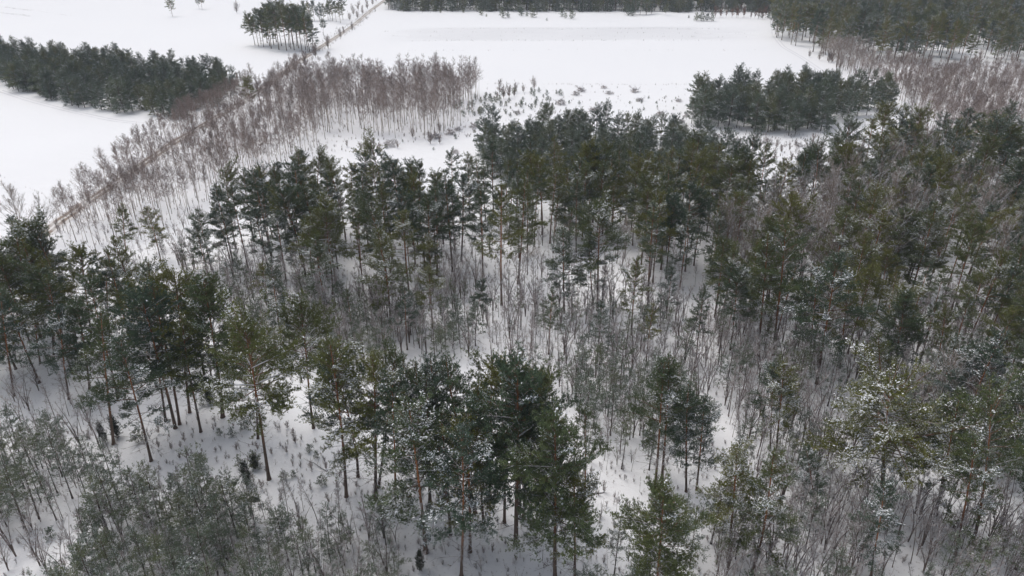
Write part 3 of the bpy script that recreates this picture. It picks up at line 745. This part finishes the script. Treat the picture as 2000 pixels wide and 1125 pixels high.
for bx, by in [(1125, 185), (1190, 183), (1240, 180), (1180, 172), (1135, 178), (1095, 203), (1070, 212), (1250, 198), (1325, 200), (1340, 228), (1330, 240), (1010, 222), (925, 250), (895, 255), (880, 262), (850, 270), (1440, 275), (1500, 280), (1560, 285), (1400, 268), (890, 300), (760, 285), (1160, 218), (1290, 225)]:
    x, y = ground(bx, by); put('brushwood', x, y, .9 + .7 * rng.random(), 'on the snow of the far clearing')
fill('shrub', [(960, 180), (1060, 172), (1040, 190), (970, 195)], 8, 2, (3, 6), 'on the snow of the far clearing', avoid=('sap',), cls='sap')
fill('shrub', [(250, 830), (480, 800), (700, 900), (760, 1010), (620, 1030), (480, 960), (330, 920)], 34, 1.6, (.7, 1.7), 'in the foreground clearing', avoid=('big', 'sap'), cls='sap')
fill('shrub', [(760, 960), (1280, 920), (1300, 1120), (1000, 1200), (740, 1200)], 22, 2.0, (.7, 1.8), 'in the central foreground', avoid=('big', 'sap'), cls='sap')
fill('shrub', [(20, 960), (190, 980), (180, 1130), (0, 1130)], 14, 1.5, (.8, 2.0), 'in the bottom left corner', avoid=('big', 'sap'), cls='sap')
fill('shrub', [(640, 285), (760, 275), (900, 250), (900, 290), (700, 300)], 12, 2, (2, 4), 'on the snow of the far clearing', avoid=('sap',), cls='sap')
fill('shrub', [(1400, 290), (1600, 275), (1560, 320), (1420, 330)], 14, 3, (2, 4), 'in the right clearing', avoid=('sap',), cls='sap')
fill('shrub', [(1600, 104), (1640, 135), (1720, 190), (1680, 160), (1640, 118)], 14, 3, (3, 5), 'along the road and field edges', avoid=('sap',), cls='sap')

# --- undergrowth poking through the snow
for poly, c in [([(230, 800), (500, 800), (760, 950), (800, 1130), (600, 1050), (300, 960)], 260), ([(-100, 700), (430, 700), (430, 560), (330, 480), (-100, 560)], 380), ([(330, 480), (900, 440), (1420, 600), (1330, 900), (450, 720)], 1800),
                ([(1300, 600), (2200, 560), (2250, 1300), (1300, 1300)], 2400), ([(760, 940), (1300, 900), (1300, 1250), (700, 1250)], 420), ([(110, 460), (520, 200), (640, 280), (360, 480)], 900), ([(580, 190), (940, 185), (1000, 260), (640, 300)], 600), ([(950, 172), (1340, 168), (1330, 260), (960, 240)], 170),
                ([(1340, 240), (1640, 270), (1560, 320), (1330, 300)], 420), ([(-100, 830), (230, 830), (250, 1250), (-100, 1250)], 250)]:
    g = np.array([ground(*p) for p in poly]); lo, hi = g.min(0), g.max(0)
    q = lo + (hi - lo) * rng.random((c * 5, 2)); q = q[inside(g, q[:, 0], q[:, 1])][:c]
    for x, y in q:
        if road_dist(x, y) > 2.4: put('undergrowth', x, y, .35 + .7 * rng.random(), 'undergrowth')

# dry grass and twigs on the road verges
for k in range(len(ROAD) - 1):
    a_, b_ = ROAD[k], ROAD[k + 1]; ln = np.linalg.norm(b_ - a_); nn = np.array([-(b_ - a_)[1], (b_ - a_)[0]]) / ln
    for q in range(int(ln * 2.2)):
        p_ = a_ + (b_ - a_) * rng.random() + nn * rng.choice([-1, 1]) * (1.9 + abs(rng.normal()) * 1.6)
        if p_[1] < 560: put('undergrowth', p_[0], p_[1], .3 + .7 * rng.random(), 'undergrowth')
fill('shrub', [(80, 462), (200, 372), (330, 282), (440, 214), (540, 150), (580, 135), (450, 226), (330, 300), (205, 392), (110, 462)], 40, 2.5, (1.5, 4), 'along the road and field edges', avoid=('sap',), cls='sap', road=2.0)
# stubble and weeds along the field strips, old tracks on the left field
for (x0, y0), (x1, y1), c in [((860, 56), (1420, 57), 130), ((800, 80), (1420, 79), 90), ((735, 62), (1480, 66), 60), ((740, 70), (1480, 73), 60), ((950, 164), (1340, 166), 90), ((8, 14), (60, 21), 60), ((0, 25), (60, 32), 60), ((0, 345), (95, 383), 14), ((60, 20), (140, 32), 25), ((770, 99), (1480, 98), 40), ((770, 24), (1390, 27), 120)]:
    for k in range(c):
        t = rng.random(); x, y = ground(x0 + (x1 - x0) * t, y0 + (y1 - y0) * t + rng.normal() * .5); put('undergrowth', x, y, .25 + .5 * rng.random(), 'undergrowth')

# ------------------------------------------------------------------ ground sheet
def grid_axis(lo, fine0, fine1, hi, step):
    a = [fine0]
    while a[-1] < fine1: a.append(a[-1] + step)
    s = step
    while a[-1] < hi: s *= 1.06; a.append(a[-1] + s)
    b = [fine0]; s = step
    while b[-1] > lo: s *= 1.06; b.append(b[-1] - s)
    return np.array(b[:0:-1] + a)
gx = grid_axis(-2600, -95, 95, 2600, 1.1); gy = grid_axis(-600, 35, 190, 4500, 1.0)
XX, YY = np.meshgrid(gx, gy)
ZZ = terrain(XX, YY)
mb = MB()
nx, ny = len(gx), len(gy)
i = np.arange(nx - 1)[None]; j = np.arange(ny - 1)[:, None] * nx
mb.add(np.stack([XX, YY, ZZ], -1), np.stack([i + j, i + j + 1, i + j + nx + 1, i + j + nx], -1).reshape(-1, 4))
gm = mb.build('snow_ground', [M['ground']], True)
lit = np.zeros((ny, nx))
for k, rr in (('pine_tree', 3.2), ('young_pine', 1.6), ('birch_tree', 2.0), ('bare_sapling', 1.3), ('bushy_pine', 2.0)):
    for p in PLACED[k]:
        a0, a1 = np.searchsorted(gx, [p['x'] - 3 * rr, p['x'] + 3 * rr]); b0, b1 = np.searchsorted(gy, [p['y'] - 3 * rr, p['y'] + 3 * rr])
        if a1 > a0 and b1 > b0:
            d2 = (XX[b0:b1, a0:a1] - p['x']) ** 2 + (YY[b0:b1, a0:a1] - p['y']) ** 2
            lit[b0:b1, a0:a1] += 0.5 * np.exp(-d2 / (2 * rr * rr))
at = gm.attributes.new('litter', 'FLOAT', 'POINT'); at.data.foreach_set('value', np.clip(lit, 0, 1).ravel().astype(np.float32))
go = bpy.data.objects.new('snow_ground', gm); COL.objects.link(go)
go['kind'] = 'structure'; go['label'] = 'snow covered ground of the wood and the fields'

# the dirt road
def ribbon(name, line, width, lift, mat, nac=9, crown=0.0):
    d = np.concatenate([[0], np.cumsum(np.sqrt((np.diff(line, axis=0) ** 2).sum(1)))])
    s = np.arange(0, d[-1], 1.5)
    x = np.interp(s, d, line[:, 0]); y = np.interp(s, d, line[:, 1])
    for _ in range(12):
        x[1:-1] = (x[:-2] + 2 * x[1:-1] + x[2:]) / 4; y[1:-1] = (y[:-2] + 2 * y[1:-1] + y[2:]) / 4
    t = norm(np.stack([np.gradient(x), np.gradient(y)], 1)); nn = np.stack([-t[:, 1], t[:, 0]], 1)
    u = np.linspace(0, 1, nac)
    wv = width * (1 + 0.06 * np.sin(s * .11))
    X = x[:, None] + nn[:, :1] * (u - .5)[None] * wv[:, None]; Y = y[:, None] + nn[:, 1:] * (u - .5)[None] * wv[:, None]
    rut = -0.05 * (np.exp(-((u - .31) / .08) ** 2) + np.exp(-((u - .70) / .08) ** 2))
    Z = terrain(X, Y) + lift + rut[None]
    Z[:, 0] -= lift * .9; Z[:, -1] -= lift * .9
    m = MB(); n0, n1 = X.shape
    a = np.arange(n0 - 1)[:, None] * n1 + np.arange(n1 - 1)[None]
    m.add(np.stack([X, Y, Z], -1), np.stack([a, a + 1, a + n1 + 1, a + n1], -1).reshape(-1, 4))
    me = m.build(name, [mat], True)
    att = me.attributes.new('across', 'FLOAT', 'POINT'); att.data.foreach_set('value', np.tile(u, n0).astype(np.float32))
    o = bpy.data.objects.new(name, me); COL.objects.link(o); o['kind'] = 'structure'
    return o
rd = ribbon('dirt_road', ROAD, 4.2, 0.12, M['road']); rd['label'] = 'brown dirt road with two wheel ruts through the snow'

def wheel_track(pts, lab):
    for k, off in enumerate((-.9, .9)):
        ln_ = np.array([ground(*p) for p in pts]); t_ = norm(np.gradient(ln_, axis=0)); ln_ = ln_ + np.stack([-t_[:, 1], t_[:, 0]], 1) * off
        o = ribbon('wheel_track', ln_, .55, .03, M['track'], 5); o['label'] = lab + (', near rut' if k == 0 else ', far rut')
M['track'] = snow_mat('packed_snow', (0.66, 0.665, 0.69))
wheel_track([(0, 178), (60, 196), (130, 216), (230, 236), (330, 247), (400, 246)], 'faint wheel rut in the snow along the plantation edge')
wheel_track([(1505, 20), (1508, 45), (1512, 70), (1530, 92), (1565, 112), (1600, 135), (1620, 150)], 'faint wheel rut curving along the right wood edge')
# snowed-over furrows in the far field
def furrows():
    a = np.array(ground(742, 80)); b = np.array(ground(1500, 76)); c_ = np.array(ground(1490, 52)); d_ = np.array(ground(760, 54))
    m = MB(); nr = 26
    t = np.linspace(0, 1, 260)
    for k in range(nr):
        f = (k + .5) / nr
        p = a + (d_ - a) * f; q = b + (c_ - b) * f
        e0, e1 = rng.random() * .16, 1 - rng.random() * .2
        tt = e0 + (e1 - e0) * t
        line = p + (q - p) * tt[:, None]; hw = np.linalg.norm(d_ - a) / nr * .16
        prof = [(-hw, .004), (-hw * .4, .03), (hw * .4, .03), (hw, .004)]
        hgt = (.7 + .6 * np.abs(np.sin(tt * 90 + k))) * (.8 + .4 * rng.random(len(t)))
        V = np.stack([np.stack([line[:, 0], line[:, 1] + dy, terrain(line[:, 0], line[:, 1] + dy) + z * hgt + .02], -1) for dy, z in prof], 1)
        i0 = np.arange(len(t) - 1)[:, None] * 4 + np.arange(3)[None]
        m.add(V, np.stack([i0, i0 + 4, i0 + 5, i0 + 1], -1).reshape(-1, 4))
    o = bpy.data.objects.new('ploughed_field', m.build('ploughed_field', [M['furrow']])); COL.objects.link(o)
    o['kind'] = 'structure'; o['label'] = 'snowed over plough furrows across the far field'
furrows()

# ------------------------------------------------------------------ things and masses
ORD = ['leftmost', 'second from left', 'third from left', 'fourth from left', 'fifth from left', 'sixth from left', 'seventh from left', 'eighth from left', 'ninth from left', 'tenth from left']
def ordinal(i, n):
    if n == 1: return ''
    if i == n - 1: return 'rightmost'
    return ORD[i] if i < 10 else f"{i + 1}{'st' if (i + 1) % 10 == 1 and i != 10 else 'nd' if (i + 1) % 10 == 2 and i != 11 else 'rd' if (i + 1) % 10 == 3 and i != 12 else 'th'} from left"

KINDINFO = {  # kind: (noun, category, looks, group, parts?, most individuals)
    'pine_tree': ('pine', 'pine tree', PINE_LOOK, 'tall pines of the wood', True, 300),
    'young_pine': ('young pine', 'young pine', YOUNG_LOOK, 'young snow-flecked pines', True, 300),
    'bushy_pine': ('bushy pine', 'pine tree', BUSHY_LOOK, 'bushy pines of the plantation, band and clump', True, 290),
    'birch_tree': ('birch', 'birch tree', BIRCH_LOOK, 'leafless birches', True, 300),
    'bare_sapling': ('leafless sapling', 'sapling', SAP_LOOK, 'leafless saplings in the thicket', True, 300),
    'white_birch': ('white-stemmed birch', 'birch tree', ['tall'], 'white birches at the far wood', True, 50),
    'bare_tree': ('leafless tree', 'bare tree', ['tall pale', 'wide pale', 'low pale'], 'leafless broad trees', True, 100),
    'shrub': ('leafless bush', 'bush', ['brown', 'low brown', 'tall brown'], 'leafless bushes', True, 150),
    'red_shrub': ('reddish bush', 'bush', ['twiggy', 'dense'], 'reddish bushes at the far field corner', True, 50),
    'pine_sapling': ('small pine', 'small pine', ['dark round', 'dark narrow', 'snow-dusted wide', 'dark slim'], 'small pines on the snow', False, 200),
    'juniper_bush': ('juniper', 'juniper', ['dark columnar', 'snow-flecked columnar'], 'junipers under the pines', False, 50),
    'brushwood': ('twig thicket', 'low bush', ['low grey', 'spread grey', 'flat grey'], 'flattened twig thickets on the snow', False, 60),
}
MASS = {'pine_tree': ('pine_forest', 'dark pine woods behind the field and on the right', 'forest'),
        'young_pine': ('young_pine_thicket', 'remaining young pines of the thickets', 'thicket'),
        'bushy_pine': ('pine_plantation', 'inner pines of the dense plantation, band and clump', 'plantation'),
        'birch_tree': ('birch_wood', 'leafless brown birch belt and back of the grove', 'birch wood'),
        'bare_sapling': ('sapling_thicket', 'bare grey sapling thicket between the pines', 'thicket'),
        'bare_tree': ('bare_wood', 'leafless trees outside the picture', 'woods'),
        'shrub': ('shrubbery', 'leafless bushes outside the picture', 'bushes'),
        'pine_sapling': ('small_pine_scrub', 'small pines scattered over the snow', 'scrub'),
        'undergrowth': ('undergrowth', 'dry stems and twigs poking through the snow', 'undergrowth')}

def gn_tree(kind):
    ng = bpy.data.node_groups.new(f'{kind}_scatter', 'GeometryNodeTree')
    ng.interface.new_socket('Geometry', in_out='INPUT', socket_type='NodeSocketGeometry')
    ng.interface.new_socket('Geometry', in_out='OUTPUT', socket_type='NodeSocketGeometry')
    gi = ng.nodes.new('NodeGroupInput'); gout = ng.nodes.new('NodeGroupOutput')
    ip = ng.nodes.new('GeometryNodeInstanceOnPoints')
    ci = ng.nodes.new('GeometryNodeCollectionInfo'); ci.inputs['Collection'].default_value = PROTO_COL[kind]
    ci.inputs['Separate Children'].default_value = True; ci.inputs['Reset Children'].default_value = True
    def attr(nm, ty):
        a = ng.nodes.new('GeometryNodeInputNamedAttribute'); a.data_type = ty; a.inputs['Name'].default_value = nm
        return a.outputs['Attribute']
    e = ng.nodes.new('FunctionNodeEulerToRotation')
    ng.links.new(attr('rot', 'FLOAT_VECTOR'), e.inputs[0])
    ng.links.new(gi.outputs[0], ip.inputs['Points']); ng.links.new(ci.outputs[0], ip.inputs['Instance'])
    ip.inputs['Pick Instance'].default_value = True
    ng.links.new(attr('variant', 'INT'), ip.inputs['Instance Index']); ng.links.new(e.outputs[0], ip.inputs['Rotation'])
    ng.links.new(attr('size', 'FLOAT_VECTOR'), ip.inputs['Scale']); ng.links.new(ip.outputs[0], gout.inputs[0])
    return ng

from mathutils import Matrix, Vector
def matrix_of(p, scale):
    lx, ly = p['lean']
    tilt = Matrix.Rotation(math.atan(lx), 4, 'Y') @ Matrix.Rotation(-math.atan(ly), 4, 'X')
    z = float(terrain(p['x'], p['y']))
    return Matrix.Translation((p['x'], p['y'], z - .05)) @ tilt @ Matrix.Rotation(p['rot'], 4, 'Z') @ Matrix.Diagonal((scale * p['wide'], scale * p['wide'], scale, 1.0))

def add_mass(kind, items):
    name, label, cat = MASS[kind]
    me = bpy.data.meshes.new(name)
    n = len(items)
    me.vertices.add(n)
    me.vertices.foreach_set('co', np.array([[p['x'], p['y'], float(terrain(p['x'], p['y'])) - .05] for p in items], np.float32).ravel())
    sc = np.array([p['h'] / PROTO[kind][p['var']]['H'] for p in items], np.float32)
    wd = np.array([p['wide'] for p in items], np.float32)
    me.attributes.new('size', 'FLOAT_VECTOR', 'POINT').data.foreach_set('vector', np.stack([sc * wd, sc * wd, sc], 1).astype(np.float32).ravel())
    me.attributes.new('variant', 'INT', 'POINT').data.foreach_set('value', np.array([p['var'] for p in items], np.int32))
    me.attributes.new('rot', 'FLOAT_VECTOR', 'POINT').data.foreach_set('vector', np.array([[p['lean'][1], p['lean'][0], p['rot']] for p in items], np.float32).ravel())
    me.update()
    o = bpy.data.objects.new(name, me); COL.objects.link(o)
    md = o.modifiers.new('scatter', 'NODES'); md.node_group = gn_tree(kind)
    o['kind'] = 'stuff'; o['label'] = label; o['category'] = cat

def in_frame(p):
    X0, Y0, d0 = to_px(p['x'], p['y'], 0.3); X1, Y1, d1 = to_px(p['x'], p['y'], p['h'] * .8)
    return d0 > 5 and min(X0, X1) < 2010 and max(X0, X1) > -10 and Y1 < 1120 and Y0 > 2

ADJ = {'in the': '', }
def build_things():
    for kind, items in PLACED.items():
        if kind == 'undergrowth' or kind not in KINDINFO:
            if items: add_mass(kind, items)
            continue
        noun, cat, looks, group, has_parts, most = KINDINFO[kind]
        for p in items: p['d'] = to_px(p['x'], p['y'], p['h'] * .5)[2]; p['vis'] = in_frame(p)
        order = sorted((p for p in items if p['vis']), key=lambda p: p['d'] / max(p['h'], 1))
        solo = order[:most]; ids = {id(p) for p in solo}
        rest = [p for p in items if id(p) not in ids]
        if rest and kind in MASS: add_mass(kind, rest)
        # labels: look + place, rows by depth, then order from the left
        cells = {}
        for p in solo: cells.setdefault((looks[p['var']], p['zone']), []).append(p)
        for (look, zone), ps in cells.items():
            rows = [ps]
            rn = ['']
            if len(ps) > 6:
                ps.sort(key=lambda p: p['y']); k = 2 if len(ps) <= 14 else 3
                cut = [len(ps) * q // k for q in range(k + 1)]
                rows = [ps[cut[q]:cut[q + 1]] for q in range(k)]; rn = ['front row ', 'back row '] if k == 2 else ['front row ', 'middle row ', 'back row ']
            for row, nm in zip(rows, rn):
                row.sort(key=lambda p: to_px(p['x'], p['y'], 0)[0])
                for q, p in enumerate(row):
                    o_ = ordinal(q, len(row))
                    head = f'{noun} with {look}' if 'crown' in look else f'{look} {noun}'
                    p['label'] = f"{head} {zone}" + (f", {nm}{o_}".rstrip() if (o_ or nm) else '')
        for p in solo:
            pr = PROTO[kind][p['var']]; mtx = matrix_of(p, p['h'] / pr['H'])
            if has_parts:
                root = bpy.data.objects.new(kind, None); root.empty_display_size = .5; COL.objects.link(root)
                root.matrix_world = mtx
                made = {}
                for part, me in pr['parts'].items():
                    c = bpy.data.objects.new(part, me); COL.objects.link(c)
                    c.parent = made['crown'] if part in ('foliage', 'snow') and 'crown' in made else root
                    made[part] = c
                    if part in ('foliage', 'snow'): c['kind'] = 'stuff'
            else:
                root = bpy.data.objects.new(kind, pr['whole']); COL.objects.link(root); root.matrix_world = mtx
            root['label'] = p['label']; root['category'] = cat; root['group'] = group
build_things()

# fallen trunks and broken tops lying or leaning in the snow
for i, (x0, y0, x1, y1, z1, rr, lab) in enumerate([
        (1012, 612, 975, 575, 3.2, .09, 'thin dark fallen trunk leaning up among the central saplings'),
        (1042, 778, 1022, 757, .9, .10, 'short dark broken trunk lying in the central thicket'),
        (585, 1118, 640, 1062, 1.8, .05, 'long bent grey pole arching over the bottom left thicket'),
        (640, 925, 600, 905, .25, .08, 'thin log half buried in the foreground clearing'),
        (1180, 960, 1120, 975, .2, .10, 'grey log on the snow right of the central pines'),
        (1840, 1040, 1905, 1020, .3, .12, 'snow capped log at the foot of the right foreground pines'),
        (1235, 640, 1205, 655, .4, .09, 'grey fallen trunk between the central saplings and right pines')]):
    ax, ay = ground(x0, y0); bx_, by_ = ground(x1, y1)
    r_ = np.random.default_rng(900 + i); m_ = MB()
    t_ = np.linspace(0, 1, 7)[:, None]
    P_ = np.array([[ax, ay, float(terrain(ax, ay)) + rr * .5]]) * (1 - t_) + np.array([[bx_, by_, float(terrain(bx_, by_)) + z1]]) * t_
    P_ = P_ + r_.normal(0, .05, P_.shape) * t_; P_[:, 2] += .25 * np.sin(t_[:, 0] * 3.14) * z1
    tubes(m_, P_[None], (rr * (1 - .6 * t_[:, 0]))[None], 7)
    D_ = norm(P_[-1:] - P_[:1]).repeat(8, 0); s_ = r_.integers(2, 7, 8)
    dd = norm(D_ * .5 + r_.normal(0, .6, (8, 3)) + UP * .4)
    tubes(m_, curve_pts(P_[s_], dd, .4 + .6 * r_.random(8), r_.normal(0, .1, 8), 3), np.full((8, 1), .018) * np.array([[1, .7, .3]]), 3)
    o = bpy.data.objects.new('fallen_log', m_.build('fallen_log', [M['limb_pale'] if i in (2, 4, 5) else M['grey_bark']], True)); COL.objects.link(o)
    o['label'] = lab; o['category'] = 'log'; o['group'] = 'fallen trunks in the snow'

# ------------------------------------------------------------------ winter haze
def haze():
    x0, x1, y0, y1, z0, z1 = -2900, 2900, -900, 4900, -6, 64
    m = MB()
    V = [(x, y, z) for z in (z0, z1) for y in (y0, y1) for x in (x0, x1)]
    m.add(V, [(0, 2, 3, 1), (4, 5, 7, 6), (0, 1, 5, 4), (2, 6, 7, 3), (0, 4, 6, 2), (1, 3, 7, 5)])
    mt = bpy.data.materials.new('haze_air'); mt.use_nodes = True; n = mt.node_tree
    n.nodes.remove(n.nodes['Principled BSDF'])
    pv = n.nodes.new('ShaderNodeVolumePrincipled')
    pv.inputs['Color'].default_value = (0.80, 0.87, 1.0, 1); pv.inputs['Density'].default_value = 0.00022
    n.links.new(pv.outputs[0], n.nodes['Material Output'].inputs['Volume'])
    o = bpy.data.objects.new('haze', m.build('haze', [mt])); COL.objects.link(o); o['kind'] = 'stuff'
    o['label'] = 'thin cold winter haze over the land'
haze()
